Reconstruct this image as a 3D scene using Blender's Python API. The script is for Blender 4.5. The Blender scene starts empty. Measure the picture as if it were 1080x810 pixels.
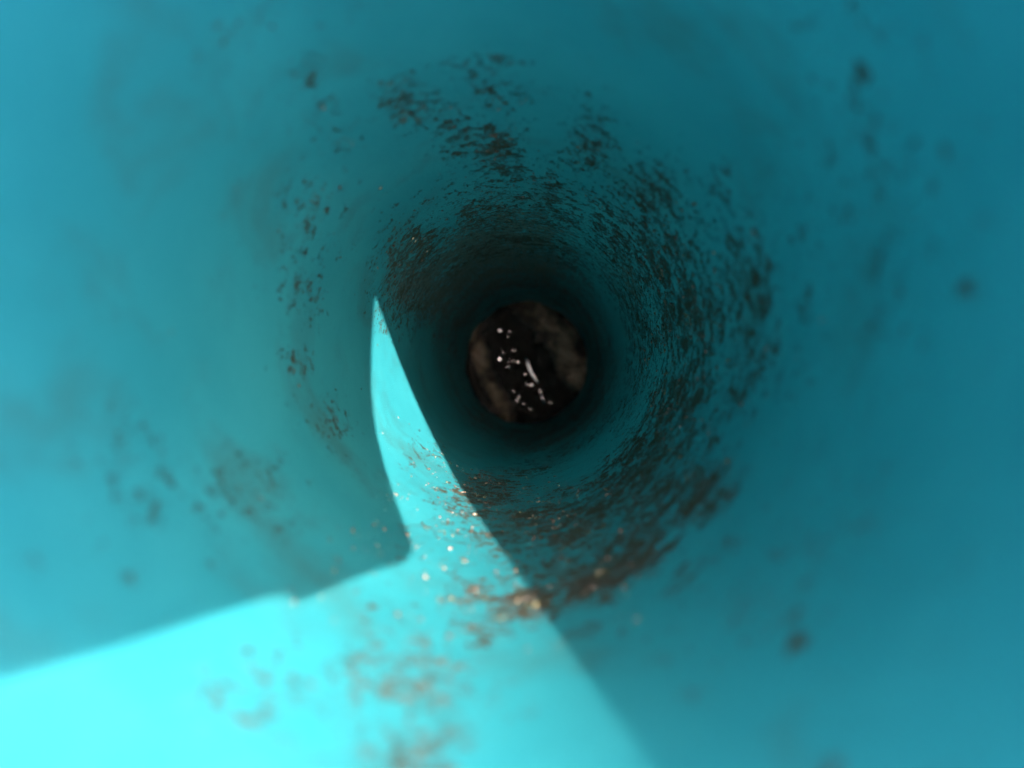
import bpy, bmesh, math, random
import numpy as np
from mathutils import Vector, Matrix, noise
random.seed(7)
rng = np.random.default_rng(11)
scene = bpy.context.scene
COL = scene.collection

# ---------------------------------------------------------------- dimensions (metres)
R = 0.045                       # inner radius of the tube
AX, AY = -0.1596 * R, 0.2093 * R  # tube axis relative to the camera
ZM = -0.80 * R                  # mouth plane (the camera looks straight down from z = 0)
TAPER = 0.03                    # the tube narrows downwards
ZB = -9.477 * R                 # floor of the tube
RBOT = 0.7397                   # its radius at the floor, in units of R
TAN_A, PHI = 0.3732, 0.4188      # sun: tangent of its angle off the vertical, bearing from +X

# ---------------------------------------------------------------- camera
cam = bpy.data.cameras.new('camera')
cam.sensor_width = 36.0
cam.lens = 27.03
cam.clip_start = 0.0008
cam.clip_end = 100.0
cam.dof.use_dof = True
cam.dof.focus_distance = 0.220
cam.dof.aperture_fstop = 10.4
co = bpy.data.objects.new('camera', cam)
COL.objects.link(co)
v_cam = Vector((28.67 / 811, 4.09 / 811, -1)).normalized()
co.rotation_mode = 'QUATERNION'
co.rotation_quaternion = v_cam.rotation_difference(Vector((0, 0, -1)))
scene.camera = co

# ---------------------------------------------------------------- sky, sun, exposure
sun_dir = Vector((TAN_A * math.cos(PHI), TAN_A * math.sin(PHI), 1)).normalized()
elev = math.asin(sun_dir.z)
world = bpy.data.worlds.new('World')
scene.world = world
world.use_nodes = True
nt = world.node_tree
nt.nodes.clear()
sky = nt.nodes.new('ShaderNodeTexSky')
sky.sky_type = 'NISHITA'
sky.sun_disc = False
sky.sun_elevation = elev
sky.air_density = 1.0
sky.dust_density = 6.0
sky.ozone_density = 1.0
sky.sun_rotation = math.atan2(sun_dir.x, sun_dir.y)
bg = nt.nodes.new('ShaderNodeBackground')
bg.inputs['Strength'].default_value = 0.15
wo = nt.nodes.new('ShaderNodeOutputWorld')
nt.links.new(sky.outputs[0], bg.inputs['Color'])
nt.links.new(bg.outputs[0], wo.inputs['Surface'])

sun = bpy.data.lights.new('sun', 'SUN')
sun.energy = 2.4
sun.angle = math.radians(0.5)
sun.color = (1.0, 0.95, 0.88)
so = bpy.data.objects.new('sun', sun)
COL.objects.link(so)
so.location = (0.2, 0.1, 0.6)
so.rotation_mode = 'QUATERNION'
so.rotation_quaternion = Vector((0, 0, -1)).rotation_difference(-sun_dir)

scene.view_settings.view_transform = 'Standard'
scene.view_settings.look = 'None'
scene.view_settings.exposure = 3.41
scene.view_settings.gamma = 1.0
scene.render.engine = 'CYCLES'
cy = scene.cycles
cy.max_bounces = 16
cy.diffuse_bounces = 12
cy.glossy_bounces = 6
cy.use_denoising = True
cy.caustics_reflective = False
cy.caustics_refractive = False
cy.sample_clamp_indirect = 12.0

# ---------------------------------------------------------------- helpers
def tag(o, label, cat, group=None, kind=None):
    o['label'] = label
    o['category'] = cat
    if group: o['group'] = group
    if kind: o['kind'] = kind
    return o

def empty(name, loc):
    o = bpy.data.objects.new(name, None)
    o.empty_display_size = 0.01
    o.location = loc
    COL.objects.link(o)
    return o

def link_mesh(name, me, mat, parent=None, smooth=True):
    o = bpy.data.objects.new(name, me)
    COL.objects.link(o)
    if mat: me.materials.append(mat)
    if smooth:
        me.polygons.foreach_set('use_smooth', [True] * len(me.polygons))
    if parent:
        o.parent = parent
    return o

def from_bm(name, bm, mat, parent=None, smooth=True):
    me = bpy.data.meshes.new(name)
    bm.normal_update()
    bm.to_mesh(me); bm.free()
    return link_mesh(name, me, mat, parent, smooth)

class NT:
    """short-hand for building a node material"""
    def __init__(self, name):
        self.m = bpy.data.materials.new(name)
        self.m.use_nodes = True
        self.t = self.m.node_tree
        self.t.nodes.clear()
        self.out = self.t.nodes.new('ShaderNodeOutputMaterial')
        self.p = self.t.nodes.new('ShaderNodeBsdfPrincipled')
        self.t.links.new(self.p.outputs[0], self.out.inputs[0])
    def n(self, typ, **kw):
        nd = self.t.nodes.new(typ)
        for k, v in kw.items():
            setattr(nd, k, v)
        return nd
    def put(self, sock, v):
        if hasattr(v, 'is_output') or isinstance(v, bpy.types.NodeSocket):
            self.t.links.new(v, sock)
        else:
            sock.default_value = v
    def math(self, op, a, b=0.0, clamp=False):
        nd = self.n('ShaderNodeMath', operation=op, use_clamp=clamp)
        self.put(nd.inputs[0], a); self.put(nd.inputs[1], b)
        return nd.outputs[0]
    def ramp(self, x, lo, hi, a=0.0, b=1.0):
        nd = self.n('ShaderNodeMapRange', interpolation_type='SMOOTHSTEP')
        self.put(nd.inputs['Value'], x)
        self.put(nd.inputs['From Min'], lo); self.put(nd.inputs['From Max'], hi)
        nd.inputs['To Min'].default_value = a; nd.inputs['To Max'].default_value = b
        return nd.outputs[0]
    def noise(self, vec, scale, detail=4, rough=0.5, dist=0.0):
        nd = self.n('ShaderNodeTexNoise')
        self.put(nd.inputs['Vector'], vec)
        nd.inputs['Scale'].default_value = scale
        nd.inputs['Detail'].default_value = detail
        nd.inputs['Roughness'].default_value = rough
        nd.inputs['Distortion'].default_value = dist
        return nd.outputs['Fac']
    def mix(self, fac, a, b):
        nd = self.n('ShaderNodeMix', data_type='RGBA')
        self.put(nd.inputs[0], fac)
        self.put(nd.inputs[6], a if not isinstance(a, tuple) else (*a, 1))
        self.put(nd.inputs[7], b if not isinstance(b, tuple) else (*b, 1))
        return nd.outputs[2]
    def attr(self, name):
        return self.n('ShaderNodeAttribute', attribute_name=name).outputs['Fac']
    def coord(self):
        return self.n('ShaderNodeTexCoord').outputs['Object']
    def bump(self, h, strength, dist):
        nd = self.n('ShaderNodeBump')
        nd.inputs['Strength'].default_value = strength
        nd.inputs['Distance'].default_value = dist
        self.put(nd.inputs['Height'], h)
        return nd.outputs[0]

# ---------------------------------------------------------------- materials
def wall_material():
    b = NT('blue_paint_with_rust')
    c = b.coord()
    dirt, film = b.attr('dirt'), b.attr('film')
    # crusty rust and dirt patches: noise cut where the dirt density allows it
    n1 = b.noise(c, 330, 9, 0.66, 0.4)
    n2 = b.noise(c, 1250, 6, 0.65)
    nm = b.noise(c, 120, 4, 0.6)
    n0 = b.noise(c, 2600, 4, 0.6)
    nn = b.math('ADD', b.math('MULTIPLY', n1, 0.52), b.math('MULTIPLY', n2, 0.48))
    thr = b.math('SUBTRACT', 0.732, b.math('MULTIPLY', dirt, b.math('ADD', 0.20, b.math('MULTIPLY', nm, 0.36))))
    crust = b.ramp(b.math('SUBTRACT', nn, thr), -0.003, 0.009)
    crust = b.math('MULTIPLY', crust, b.ramp(b.noise(c, 210, 4, 0.6), 0.34, 0.52, 0.50, 1.0))
    # thin green-brown film, scratchy
    n3 = b.noise(c, 620, 8, 0.72, 0.5)
    n4 = b.noise(c, 75, 5, 0.62)
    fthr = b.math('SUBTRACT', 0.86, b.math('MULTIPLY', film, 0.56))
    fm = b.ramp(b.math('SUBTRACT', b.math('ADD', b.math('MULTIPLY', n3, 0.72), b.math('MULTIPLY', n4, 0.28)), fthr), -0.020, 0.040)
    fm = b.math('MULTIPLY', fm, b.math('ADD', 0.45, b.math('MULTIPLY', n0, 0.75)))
    # paint colour, faintly uneven
    n5 = b.noise(c, 25, 6, 0.62)
    paint = b.mix(b.ramp(n5, 0.32, 0.70), (0.028, 0.284, 0.324), (0.039, 0.336, 0.376))
    paint = b.mix(b.ramp(n2, 0.60, 0.78, 0.0, 0.35), paint, (0.07, 0.25, 0.285))
    paint = b.mix(b.ramp(n0, 0.62, 0.74, 0.0, 0.25), paint, (0.025, 0.165, 0.19))
    n7 = b.noise(c, 42, 6, 0.68, 0.4)
    paint = b.mix(b.ramp(n7, 0.48, 0.72, 0.0, 0.62), paint, (0.050, 0.175, 0.170))
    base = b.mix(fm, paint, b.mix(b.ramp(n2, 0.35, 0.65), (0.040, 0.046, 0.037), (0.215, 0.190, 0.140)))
    rust = b.mix(b.ramp(n0, 0.35, 0.65), (0.036, 0.031, 0.025), (0.185, 0.145, 0.105))
    rust = b.mix(b.ramp(b.noise(c, 330, 3), 0.42, 0.58), rust, (0.085, 0.082, 0.052))
    base = b.mix(crust, base, rust)
    b.put(b.p.inputs['Base Color'], base)
    rg = b.math('ADD', b.math('MULTIPLY', crust, 0.12), 0.46)
    rg = b.math('ADD', rg, b.math('MULTIPLY', fm, 0.15))
    b.put(b.p.inputs['Roughness'], rg)
    b.p.inputs['Specular IOR Level'].default_value = 0.18
    h = b.math('ADD', b.math('MULTIPLY', crust, b.math('ADD', 0.3, b.math('ADD', n2, n0))), b.math('ADD', b.math('MULTIPLY', n0, 0.16), b.math('MULTIPLY', n2, 0.10)))
    h = b.math('ADD', h, b.math('MULTIPLY', b.math('MULTIPLY', fm, n2), 0.35))
    b.put(b.p.inputs['Normal'], b.bump(h, 1.0, 0.0013))
    return b.m

def flake_material():
    b = NT('rust_flake')
    c = b.coord()
    n = b.noise(c, 900, 5, 0.6)
    k = b.noise(c, 170, 2)
    col = b.mix(b.ramp(n, 0.35, 0.68), (0.040, 0.028, 0.021), (0.21, 0.145, 0.105))
    col = b.mix(b.ramp(k, 0.5, 0.62), col, (0.12, 0.11, 0.055))
    b.put(b.p.inputs['Base Color'], col)
    b.p.inputs['Roughness'].default_value = 0.34
    b.p.inputs['Specular IOR Level'].default_value = 0.5
    b.put(b.p.inputs['Normal'], b.bump(n, 0.6, 0.0003))
    return b.m

def mud_material():
    b = NT('wet_mud')
    c = b.coord()
    n = b.noise(c, 90, 8, 0.62, 0.5)
    n2 = b.noise(c, 500, 5, 0.6)
    bank = b.attr('bank')
    dry = b.mix(b.ramp(n, 0.36, 0.64), (0.09, 0.066, 0.046), (0.44, 0.325, 0.225))
    col = b.mix(b.ramp(bank, 0.15, 0.75), (0.028, 0.024, 0.020), dry)
    b.put(b.p.inputs['Base Color'], col)
    b.put(b.p.inputs['Roughness'], b.ramp(bank, 0.1, 0.6, 0.16, 0.8))
    b.put(b.p.inputs['Normal'], b.bump(b.math('ADD', n, b.math('MULTIPLY', n2, 0.3)), 1.0, 0.006))
    return b.m

def simple(name, col, rough=0.4, metal=0.0, scale=300, vary=0.25, bump=0.15):
    b = NT(name)
    c = b.coord()
    n = b.noise(c, scale, 4, 0.6)
    dark = tuple(x * (1 - vary) for x in col)
    b.put(b.p.inputs['Base Color'], b.mix(n, dark, col))
    b.p.inputs['Roughness'].default_value = rough
    b.p.inputs['Metallic'].default_value = metal
    if bump:
        b.put(b.p.inputs['Normal'], b.bump(n, bump, 0.0005))
    return b.m

M_WALL = wall_material()
M_FLAKE = flake_material()
M_MUD = mud_material()
M_OUT = simple('blue_enamel', (0.022, 0.34, 0.44), 0.35)
M_GLINT = simple('glint_mirror', (0.80, 0.70, 0.67), 0.12, 1.0, 800, 0.15, 0.0)  # mirror metal for the facets that stand in for glints on water
M_STRIP = simple('wet_pale_strip', (0.45, 0.41, 0.41), 0.22, 0.9, 400, 0.4, 0.25)
M_PHONE = simple('dark_glass_back', (0.03, 0.032, 0.036), 0.25)
M_FRAME = simple('dark_metal_frame', (0.10, 0.10, 0.11), 0.35, 0.8)
M_LENS = simple('lens_glass', (0.01, 0.01, 0.015), 0.08)

# ---------------------------------------------------------------- the tube
# dirt density: (bearing in degrees, depth / R, spread in degrees, spread in depth / R, amount)
CRUST = [
    # the dirty ring some way down: heavy on the far side of the sun patch, thin elsewhere
    (-75, 4.0, 26, 1.10, 0.50), (-45, 4.2, 20, 1.10, 0.49), (-20, 4.3, 18, 1.10, 0.47), (5, 4.4, 18, 1.30, 0.46), (28, 4.6, 16, 1.30, 0.40), (50, 5.0, 16, 1.30, 0.36),
    (75, 5.2, 20, 1.20, 0.36), (105, 5.6, 22, 1.30, 0.36), (135, 5.6, 22, 1.20, 0.41), (160, 6.4, 16, 1.40, 0.42), (-100, 5.2, 14, 1.2, 0.50),
    (0, 6.3, 45, 1.1, 0.40), (-85, 6.3, 20, 0.8, 0.36), (95, 7.2, 55, 1.2, 0.42),
    # its ragged near edge
    (-66, 2.76, 13, 0.24, 0.62), (-83, 2.65, 7, 0.24, 0.62), (-40, 2.95, 11, 0.35, 0.50), (-37, 2.65, 4, 0.16, 0.46), (-56, 3.1, 10, 0.4, 0.48),
    (-60, 7.2, 60, 1.1, 0.36), (-10, 3.0, 12, 0.35, 0.40), (8, 3.0, 12, 0.40, 0.40), (20, 3.1, 8, 0.40, 0.38), (32, 2.95, 4, 0.2, 0.40), (42, 3.9, 10, 0.7, 0.44), (64, 3.9, 9, 0.7, 0.40), (66, 3.3, 6, 0.35, 0.34),
    (92, 4.2, 9, 0.65, 0.46), (103, 3.8, 8, 0.50, 0.40), (90, 3.3, 12, 0.40, 0.36), (112, 3.2, 7, 0.35, 0.38), (128, 2.55, 5, 0.2, 0.32),
    (-93, 2.80, 5, 0.22, 0.40), (-97, 2.9, 4, 0.15, 0.38), (-91, 2.35, 6, 0.20, 0.36), (-70, 2.25, 6, 0.15, 0.34), (-50, 2.3, 14, 0.25, 0.32),
    (-95, 1.55, 4, 0.10, 0.36), (-99, 1.9, 16, 0.35, 0.29), (-108, 2.4, 13, 0.4, 0.26), (-112, 3.4, 9, 0.6, 0.31), (-88, 1.8, 8, 0.3, 0.25), (-122, 1.6, 16, 0.3, 0.22), (-112, 4.6, 8, 0.7, 0.36), (-130, 5.6, 9, 1.2, 0.37),
    (170, 3.8, 9, 0.5, 0.36), (-172, 3.7, 6, 0.35, 0.40), (-155, 3.9, 12, 0.6, 0.36), (-142, 2.6, 14, 0.5, 0.33), (150, 3.4, 16, 0.6, 0.33), (130, 3.0, 10, 0.4, 0.34),
    (20, 1.8, 30, 0.4, 0.32), (-45, 1.8, 20, 0.35, 0.34), (115, 2.0, 25, 0.4, 0.31), (-150, 2.0, 18, 0.4, 0.31), (0, 2.4, 30, 0.3, 0.30),
]
SPOTS = [   # single spots of dirt near the mouth
    (-2, 1.54, 1.6, 0.036, 0.72), (-60, 1.22, 1.4, 0.026, 1.0), (-53, 1.17, 1.4, 0.026, 0.95), (-12, 1.45, 1.8, 0.04, 0.58), (30, 1.6, 1.6, 0.03, 0.6),
    (36, 1.33, 1.8, 0.035, 0.60), (32, 2.93, 1.2, 0.05, 0.85), (-47, 1.55, 1.5, 0.03, 0.7), (-66, 1.45, 1.2, 0.03, 0.55), (-35, 2.25, 1.2, 0.04, 0.55), (-146, 1.48, 3.2, 0.07, 0.50),
    (-140, 2.35, 1.0, 0.04, 0.6), (-172, 3.62, 0.9, 0.07, 0.8), (-169, 3.75, 0.8, 0.05, 0.7), (172, 3.4, 0.8, 0.06, 0.65), (162, 3.9, 0.9, 0.06, 0.6), (150, 3.1, 0.9, 0.06, 0.6),
    (-160, 3.9, 0.9, 0.07, 0.65), (-150, 4.1, 0.9, 0.08, 0.65), (-135, 2.9, 0.9, 0.05, 0.6), (128, 2.9, 0.9, 0.05, 0.6), (-94, 1.55, 1.4, 0.03, 0.7),
    (-96, 2.45, 0.8, 0.04, 0.75), (-97, 2.87, 1.0, 0.06, 0.8), (-93, 3.0, 0.8, 0.05, 0.75), (-89, 2.75, 1.0, 0.05, 0.8), (-87, 2.6, 1.0, 0.05, 0.8), (-90, 2.3, 0.9, 0.04, 0.7),
    (-107, 3.9, 0.8, 0.07, 0.7), (-112, 4.6, 0.8, 0.10, 0.65), (-122, 5.5, 0.9, 0.12, 0.65), (-105, 4.9, 1.0, 0.12, 0.7), (-99, 4.3, 0.9, 0.09, 0.75), (-140, 6.1, 1.2, 0.14, 0.65), (-110, 2.7, 0.8, 0.04, 0.65),
]
FILM = [
    (-60, 7.6, 65, 1.6, 0.50),
    (100, 6.9, 58, 1.9, 0.74), (145, 6.7, 22, 1.8, 0.70), (30, 6.0, 40, 1.5, 0.60), (92, 4.4, 16, 1.0, 0.50), (-40, 5.0, 35, 1.5, 0.50),
    (112, 3.2, 12, 0.5, 0.54), (66, 3.6, 10, 0.6, 0.56), (92, 2.9, 18, 0.4, 0.54), (10, 3.6, 22, 0.9, 0.50), (-60, 2.9, 22, 0.6, 0.50),
    (127, 2.55, 7, 0.25, 0.50), (20, 1.6, 30, 0.4, 0.20),
    (-97, 2.75, 7, 0.40, 0.54), (-88, 2.55, 5, 0.3, 0.56), (-95, 1.60, 8, 0.25, 0.60), (-101, 2.05, 15, 0.45, 0.57), (-118, 1.6, 16, 0.35, 0.50), (-86, 1.9, 8, 0.3, 0.50), (-112, 3.3, 10, 0.7, 0.50), (-130, 5.2, 9, 1.0, 0.50), (-110, 4.4, 9, 0.8, 0.52),
    (-125, 1.5, 20, 0.4, 0.36), (-165, 3.2, 20, 1.2, 0.34), (-140, 2.2, 14, 0.5, 0.34), (-45, 1.6, 25, 0.4, 0.34), (5, 2.0, 25, 0.5, 0.30), (150, 3.6, 16, 1.0, 0.30), (130, 1.8, 20, 0.4, 0.28),
]
def density(th, zz, blobs):
    d = np.zeros_like(th)
    for a, z0, sa, sz, amt in blobs:
        da = (th - a + 180) % 360 - 180
        g = amt * np.exp(-0.5 * (da / sa) ** 2 - 0.5 * ((zz - z0) / sz) ** 2)
        d = np.maximum(d, g) + 0.14 * np.minimum(d, g)
    return np.clip(d, 0, 1)

tube = empty('blue_tube', (AX, AY, ZB - 0.006))
tag(tube, 'deep turquoise painted round tube seen down its rusty, dirt flecked inside', 'tube')

NT_, NZ = 420, 330
th = np.linspace(0, 2 * np.pi, NT_, endpoint=False)
# unseen lip, raised on the side away from the sun to shut out sky light
off = np.abs((np.degrees(th) - 3.5 + 180) % 360 - 180)
lip = np.clip((off - 62) / 26, 0, 1)
lip = ZM + (0.80 * R - 0.0022) * lip * lip * (3 - 2 * lip)
TH, SS = np.meshgrid(th, np.linspace(0, 1, NZ) ** 1.15)
ZZ = lip[None, :] + (ZB - 0.004 - lip[None, :]) * SS
def rad(z):
    return R * (1 - TAPER * (ZM - np.maximum(z * 0 + z, -1)) / R)
# hand-made tube: a trace of waviness, nothing that changes the outline
RR = rad(ZZ) * (1 + 0.0030 * np.sin(3 * TH + 1.0) * np.clip((-ZZ / R - 1) / 4, 0, 1) + 0.0015 * np.sin(7 * TH + ZZ / R * 0.8))
vx, vy, vz = RR * np.cos(TH), RR * np.sin(TH), ZZ - (ZB - 0.006)
inner = np.stack([vx, vy, vz], -1).reshape(-1, 3)
T = 0.0022
prof = [(rad(z_) + d_, z_ + e_) for d_, z_, e_ in ((0.0004, lip, 0.0005), (T * 0.5, lip, 0.0009), (T - 0.0004, lip, 0.0005), (T, lip, 0), (T, lip - 0.02, 0), (T, lip * 0 - 6 * R, 0), (T, lip * 0 + ZB - 0.006, 0))]
outer = []
for rr, z in prof:
    outer.append(np.stack([rr * np.cos(th), rr * np.sin(th), z - (ZB - 0.006)], -1))
verts = np.concatenate([inner] + outer, 0)
faces = []
def ring(a, b, flip):
    for j in range(NT_):
        k = (j + 1) % NT_
        q = (a + j, a + k, b + k, b + j)
        faces.append(q if flip else q[::-1])
for i in range(NZ - 1):
    ring(i * NT_, (i + 1) * NT_, True)
base_o = NZ * NT_
ring(0, base_o, False)
for i in range(len(prof) - 1):
    ring(base_o + i * NT_, base_o + (i + 1) * NT_, False)
me = bpy.data.meshes.new('wall')
me.from_pydata(verts.tolist(), [], faces)
deg = np.degrees(TH); zr = -ZZ / R
zr = zr / (1.024 - TAPER * zr)      # depth as the dirt lists count it (by apparent radius)
dv = np.minimum(density(deg, zr, CRUST) * 1.13, 0.74) + 0.09
dv = np.maximum(dv, density(deg, zr, SPOTS))
dv = np.minimum(dv, 1.0)
fv = density(deg, zr, FILM)
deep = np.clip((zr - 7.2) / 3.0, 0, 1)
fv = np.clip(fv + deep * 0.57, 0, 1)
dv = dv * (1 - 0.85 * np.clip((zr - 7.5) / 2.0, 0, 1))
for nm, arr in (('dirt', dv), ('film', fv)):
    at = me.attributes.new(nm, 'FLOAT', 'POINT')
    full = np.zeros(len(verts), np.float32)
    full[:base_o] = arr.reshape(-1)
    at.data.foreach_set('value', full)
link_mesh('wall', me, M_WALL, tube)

bm = bmesh.new()
bmesh.ops.create_cone(bm, cap_ends=True, segments=96, radius1=R * RBOT + T - 0.0005, radius2=R * RBOT + T - 0.0005, depth=0.0015)
bmesh.ops.bevel(bm, geom=[e for e in bm.edges if len(e.link_faces) == 2 and any(len(f.verts) > 4 for f in e.link_faces)], offset=0.0003, segments=2, affect='EDGES')
o = from_bm('base', bm, M_OUT, tube, False)
o.location = (0, 0, -0.0009)

# ---------------------------------------------------------------- mud on the tube's floor
def bank_height(x, y):
    """x, y in units of R about the tube's axis; two muddy banks either side of a wet channel"""
    # coordinate across the channel (the channel runs from the upper left to the lower right)
    ca, sa = math.cos(math.radians(19)), math.sin(math.radians(19))
    u = x * ca + y * sa
    w = -x * sa + y * ca
    n = noise.fractal(Vector((x * 3.1, y * 3.1, 0.7)), 0.9, 2.0, 5)
    n2 = noise.fractal(Vector((x * 7, y * 7, 3.1)), 0.8, 2.0, 4)
    right = math.exp(-((u - 0.60 + 0.28 * (w - 0.18) - 0.05 * math.sin(w * 5)) / (0.25 + 0.06 * n2)) ** 2)
    left = math.exp(-((u + 0.65 + 0.05 * math.sin(w * 4 + 1)) / (0.15 + 0.05 * n2)) ** 2)
    h = max(right, left * 0.9) * (0.85 + 0.5 * n) + 0.05 * n2
    return max(0.0, min(1.0, h))
bm = bmesh.new()
N = 110
RB = R * RBOT * 1.01
grid = {}
vals = []
c0 = bm.verts.new((0, 0, bank_height(0, 0) * 0.006)); vals.append(bank_height(0, 0))
rings = []
for i in range(1, 61):
    r_ = i / 60
    row = []
    for j in range(N):
        a = 2 * math.pi * j / N
        x, y = r_ * math.cos(a), r_ * math.sin(a)
        h = bank_height(x, y)
        edge = 1
        creep = max(0, i - 50) / 10      # mud creeping up against the wall
        creep = creep ** 2 * 0.006 * max(0, 0.55 + noise.fractal(Vector((x * 4, y * 4, 9)), 0.8, 2, 4))
        row.append(bm.verts.new((x * RB, y * RB, h * 0.0065 * edge + creep)))
        vals.append(h)
    rings.append(row)
for j in range(N):
    bm.faces.new((c0, rings[0][j], rings[0][(j + 1) % N]))
for i in range(59):
    for j in range(N):
        k = (j + 1) % N
        bm.faces.new((rings[i][j], rings[i + 1][j], rings[i + 1][k], rings[i][k]))
mud = from_bm('mud', bm, M_MUD)
at = mud.data.attributes.new('bank', 'FLOAT', 'POINT')
at.data.foreach_set('value', np.array(vals, np.float32))
mud.location = (AX, AY, ZB)
tag(mud, 'wet black mud with two brown banks on the floor of the tube', 'mud', kind='stuff')

# ---------------------------------------------------------------- mirror facets added to make the glints of the wet channel
def facet_bm(size, seed):
    """a small mirror facet for one glint: an irregular thin disc, slightly domed"""
    r2 = random.Random(seed)
    bm = bmesh.new()
    n = 12
    outl = [(size * r2.uniform(0.8, 1.1)) for _ in range(n)]
    def layer(s, z):
        return [bm.verts.new((outl[k] * s * math.cos(2 * math.pi * k / n), outl[k] * s * math.sin(2 * math.pi * k / n), z)) for k in range(n)]
    top = bm.verts.new((0, 0, size * 0.045))
    l1, l2, l3 = layer(0.55, size * 0.035), layer(1.0, 0.0), layer(0.9, -size * 0.15)
    for k in range(n):
        m = (k + 1) % n
        bm.faces.new((top, l1[k], l1[m]))
        bm.faces.new((l1[k], l2[k], l2[m], l1[m]))
        bm.faces.new((l2[k], l3[k], l3[m], l2[m]))
    bm.faces.new(l3[::-1])
    return bm
SKY_SPOT = Vector((0.70 * R, 0.05 * R, ZM))   # a part of the mouth that the phone leaves open
# offsets from the floor's centre in millimetres, size in millimetres
GLINTS = [(-19.5, 24.5, 1.5, 0.9), (-12.5, 23.5, 1.0, .5), (-14.5, 20.0, .9, .3), (-19.8, 3.0, 1.7, 1.0), (-17.0, 8.5, .8, .3), (-9.5, 9.5, .9, .35), (-10.0, 1.5, .9, .4), (-6.0, .8, 1.3, .8),
          (-13.5, -3.0, 1.2, .6), (-.6, -8.6, 1.2, .7), (.5, -16.2, 1.1, .55), (4.2, -16.4, 1.5, .9), (10.5, -20.8, 1.3, .7), (-5.0, -25.0, 1.1, .7), (-6.8, -27.5, 1.2, .8),
          (-2.2, -30.0, .9, .3), (3.6, -34.5, 1.0, .4), (18.0, -30.0, .9, .35), (-9.5, -21.0, .9, .3), (-24.0, 34.5, 1.0, .3), (-13.0, 2.0, .9, .35)]
MM = 0.001
for i, (x, y, s, br) in enumerate(GLINTS):
    p = Vector((AX + x * MM * RBOT, AY + y * MM * RBOT, 0))
    p.z = ZB + bank_height(x * MM / R, y * MM / R) * 0.0065 + 0.0007
    o = from_bm('glint_facet', facet_bm(s * 0.62 * MM * (0.28 + 0.50 * br), i), M_GLINT)
    o.location = p
    # lies tilted so that it throws the light of the open sky back up the tube
    tgt = SKY_SPOT + Vector((random.uniform(-.25, .25) * R, random.uniform(-.5, .5) * R, 0))
    nrm = ((tgt - p).normalized() + (Vector((0, 0, 0)) - p).normalized()).normalized()
    o.rotation_mode = 'QUATERNION'
    o.rotation_quaternion = Vector((0, 0, 1)).rotation_difference(nrm) @ Vector((0, 0, 1)).rotation_difference(Vector((0, 0, 1)))
    tag(o, 'small round mirror facet added as a glint on the wet mud of the tube floor', 'wet scrap', 'added glint facets on the tube floor')

def strip(name, pts, width, label, mat):
    """a thin curled strip lying in the mud: pts in millimetres about the floor's centre"""
    bm = bmesh.new()
    rows = []
    m = len(pts)
    for i, (x, y) in enumerate(pts):
        a = pts[max(0, i - 1)]; b = pts[min(m - 1, i + 1)]
        t = Vector((b[0] - a[0], b[1] - a[1], 0)).normalized()
        s = Vector((-t.y, t.x, 0))
        t_ = i / (m - 1)
        w = width * (0.35 + 0.65 * math.sin(math.pi * min(1, 0.12 + t_ * 0.8)))
        row = []
        for k in range(7):
            q = k / 6 * 2 - 1
            zz = 0.3 * (1 - q * q) + 0.5
            row.append(bm.verts.new((x + s.x * q * w / 2, y + s.y * q * w / 2, zz)))
        for q in (1, -1):
            row.append(bm.verts.new((x + s.x * q * w * 0.42, y + s.y * q * w * 0.42, -0.6)))
        rows.append(row)
    for a, b in zip(rows, rows[1:]):
        for k in range(9):
            j = (k + 1) % 9
            bm.faces.new((a[k], a[j], b[j], b[k]))
    bm.faces.new(rows[0][::-1]); bm.faces.new(rows[-1])
    bmesh.ops.recalc_face_normals(bm, faces=bm.faces)
    bmesh.ops.scale(bm, vec=(MM * RBOT,) * 3, verts=bm.verts)
    o = from_bm(name, bm, mat)
    cx, cy = pts[m // 2]
    p = Vector((AX, AY, ZB + 0.0016))
    o.location = p
    tag(o, label, 'strip')
    return o
strip('wet_strip', [(-.5, 4.2), (.8, 1.0), (2.0, -2.5), (3.4, -6.0), (5.2, -9.5), (7.4, -13.0), (9.5, -15.5)], 3.0, 'long pale shiny strip lying in the black mud at the tube floor', M_STRIP)
strip('wet_strip', [(10.8, -22.5), (11.6, -25.0), (12.8, -28.0), (14.0, -31.0)], 2.0, 'short dull wet strip below the long pale strip on the tube floor', M_STRIP)

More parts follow.
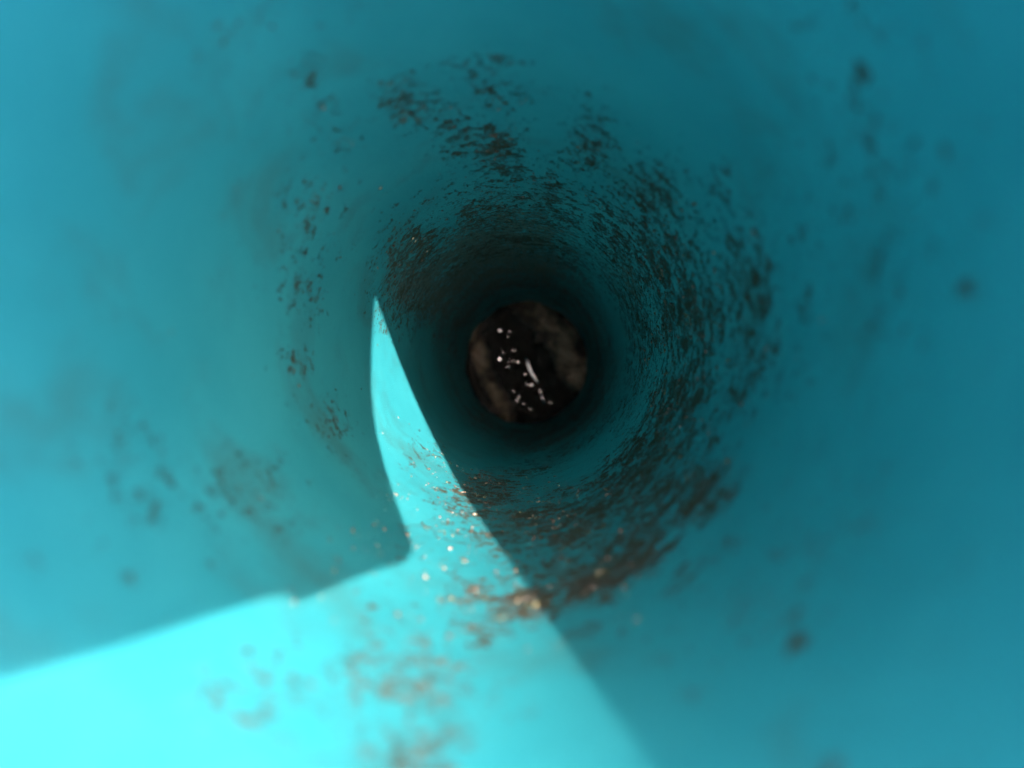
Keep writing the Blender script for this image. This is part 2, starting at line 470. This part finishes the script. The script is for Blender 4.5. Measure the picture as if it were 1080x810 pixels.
# ---------------------------------------------------------------- loose rust flakes clinging to the wall
def flakes():
    V, F = [], []
    ca = rng.uniform(-180, 180, 140000)
    cz = rng.uniform(1.2, 6.0, 140000)
    dd = density(ca, cz, CRUST)
    lo = np.where((ca > -128) & (ca < -75) & (cz < 6), 0.17, 0.03)
    keep = (rng.uniform(0, 1, 140000) < np.clip((dd - 0.24) * 1.1, lo, 1) ** 1.5) & (cz > 2.15)
    for a, zz in zip(ca[keep], cz[keep]):
        a, zz = float(a), float(zz)
        ar = math.radians(a)
        # clumped like the crust
        if noise.fractal(Vector((R * math.cos(ar) * 190, R * math.sin(ar) * 190, zz * R * 190)), 1.0, 2.0, 3) < 0.12:
            continue
        zt = 1.024 * zz / (1 + TAPER * zz)
        rw = R * (1 - TAPER * (zt - 0.8))
        nrm = Vector((-math.cos(ar), -math.sin(ar), 0))
        p = Vector((rw * math.cos(ar), rw * math.sin(ar), -zt * R - (ZB - 0.006)))
        big = 1.35 if (zz < 3.3 and -112 < a < -55) else 1.0
        size = big * min(1.0, zz / 3.6) * random.choice((0.10, 0.12, 0.15, 0.18, 0.22, 0.3, 0.45)) * MM * random.uniform(0.7, 1.25)
        up = Vector((0, 0, 1)); side = nrm.cross(up)
        tilt = Matrix.Rotation(random.gauss(0, 0.45), 3, side) @ Matrix.Rotation(random.gauss(0, 0.45), 3, up)
        n2 = tilt @ nrm; s2 = tilt @ side; u2 = tilt @ up
        ang0 = random.uniform(0, 6.28)
        k = random.randint(6, 8)
        b0 = len(V)
        lift = size * 0.25
        V.append(tuple(p + n2 * (lift + size * random.uniform(0.25, 0.5))))
        asp = random.uniform(0.55, 1.0)
        for layer_h, sc in ((lift + size * 0.15, 1.0), (-size * 0.4, 0.85)):
            for q in range(k):
                an = ang0 + 2 * math.pi * q / k
                rr = size * sc * random.uniform(0.7, 1.2)
                V.append(tuple(p + s2 * rr * math.cos(an) + u2 * rr * asp * math.sin(an) + n2 * layer_h * random.uniform(0.6, 1.3)))
        for q in range(k):
            w = (q + 1) % k
            F.append((b0, b0 + 1 + q, b0 + 1 + w))
            F.append((b0 + 1 + q, b0 + 1 + k + q, b0 + 1 + k + w, b0 + 1 + w))
    print('flakes', len(F))
    me = bpy.data.meshes.new('rust_flakes')
    me.from_pydata(V, [], F)
    bm = bmesh.new(); bm.from_mesh(me)
    bmesh.ops.recalc_face_normals(bm, faces=bm.faces)
    bm.to_mesh(me); bm.free()
    o = link_mesh('rust_flakes', me, M_FLAKE, None, False)
    o.location = (AX, AY, ZB - 0.006)
    tag(o, 'crumbly brown rust flakes clinging to the inside of the turquoise tube', 'rust flakes', kind='stuff')
flakes()

# ---------------------------------------------------------------- the phone over the mouth that takes the picture and throws the cut-off shadow
def phone():
    root = empty('smartphone', (0, 0, 0.004))
    tag(root, 'dark smartphone with rounded corner held over the tube mouth', 'phone')
    right = [(0.594, 1.30), (0.589, 1.13), (0.585, 1.022), (0.580, 0.875), (0.570, 0.745), (0.559, 0.632), (0.554, 0.517), (0.548, 0.36), (0.547, 0.216), (0.547, 0.085), (0.549, -0.008), (0.545, -0.091), (0.526, -0.178), (0.500, -0.221), (0.466, -0.241)]
    bottom = [(0.41, -0.248), (0.227, -0.268), (0.158, -0.279), (0.07, -0.291), (0.036, -0.295), (0.018, -0.277), (-0.039, -0.271), (-0.107, -0.279), (-0.205, -0.285), (-0.30, -0.295), (-0.45, -0.301), (-0.9, -0.315)]
    w = 1.72
    pts = [(x * R, y * R) for x, y in right + bottom]
    H = 0.0075
    # shadow falls from the upper face on the lower edge: pull that edge in by the sun's slope
    sx, sy = TAN_A * math.cos(PHI), TAN_A * math.sin(PHI)
    z0 = 0.004
    out = []
    for i, (x, y) in enumerate(pts):
        f = 0.0 if i < len(right) - 4 else min(1.0, (i - (len(right) - 4)) / 4)
        dz = z0 + f * H
        out.append((x + sx * dz, y + sy * dz))
    xl = out[0][0] - w * R
    rc = 0.008
    for k in range(7):
        a = math.radians(270 - 15 * k)
        out.append((xl + rc + rc * math.cos(a), out[len(pts) - 1][1] + rc + rc * math.sin(a)))
    yt = 0.135
    for k in range(7):
        a = math.radians(180 - 15 * k)
        out.append((xl + rc + rc * math.cos(a), yt - rc + rc * math.sin(a)))
    for k in range(7):
        a = math.radians(90 - 15 * k)
        out.append((out[0][0] - rc + rc * math.cos(a), yt - rc + rc * math.sin(a)))
    def slab(name, z_lo, z_hi, inset, mat):
        bm = bmesh.new()
        cx = sum(p[0] for p in out) / len(out); cy = sum(p[1] for p in out) / len(out)
        def ringv(z, ins):
            r_ = []
            for x, y in out:
                d = Vector((x - cx, y - cy)); l = d.length
                r_.append(bm.verts.new((cx + d.x * (l - ins) / l, cy + d.y * (l - ins) / l, z)))
            return r_
        a = ringv(z_lo, inset); b = ringv(z_hi, inset)
        n = len(out)
        for k in range(n):
            m = (k + 1) % n
            bm.faces.new((a[k], a[m], b[m], b[k]))
        bm.faces.new(a[::-1]); bm.faces.new(b)
        bmesh.ops.recalc_face_normals(bm, faces=bm.faces)
        return from_bm(name, bm, mat, root, False)
    slab('frame', 0.0004, H - 0.0004, 0.0, M_FRAME)
    slab('back_panel', 0.0, 0.00035, 0.0012, M_PHONE)
    slab('screen', H - 0.00035, H, 0.0012, M_LENS)
    bm = bmesh.new()
    bmesh.ops.create_cone(bm, cap_ends=True, segments=48, radius1=0.0052, radius2=0.0056, depth=0.0016)
    r_ = from_bm('camera_lens', bm, M_LENS, root, False)
    r_.location = (0, 0, -0.0009)
phone()
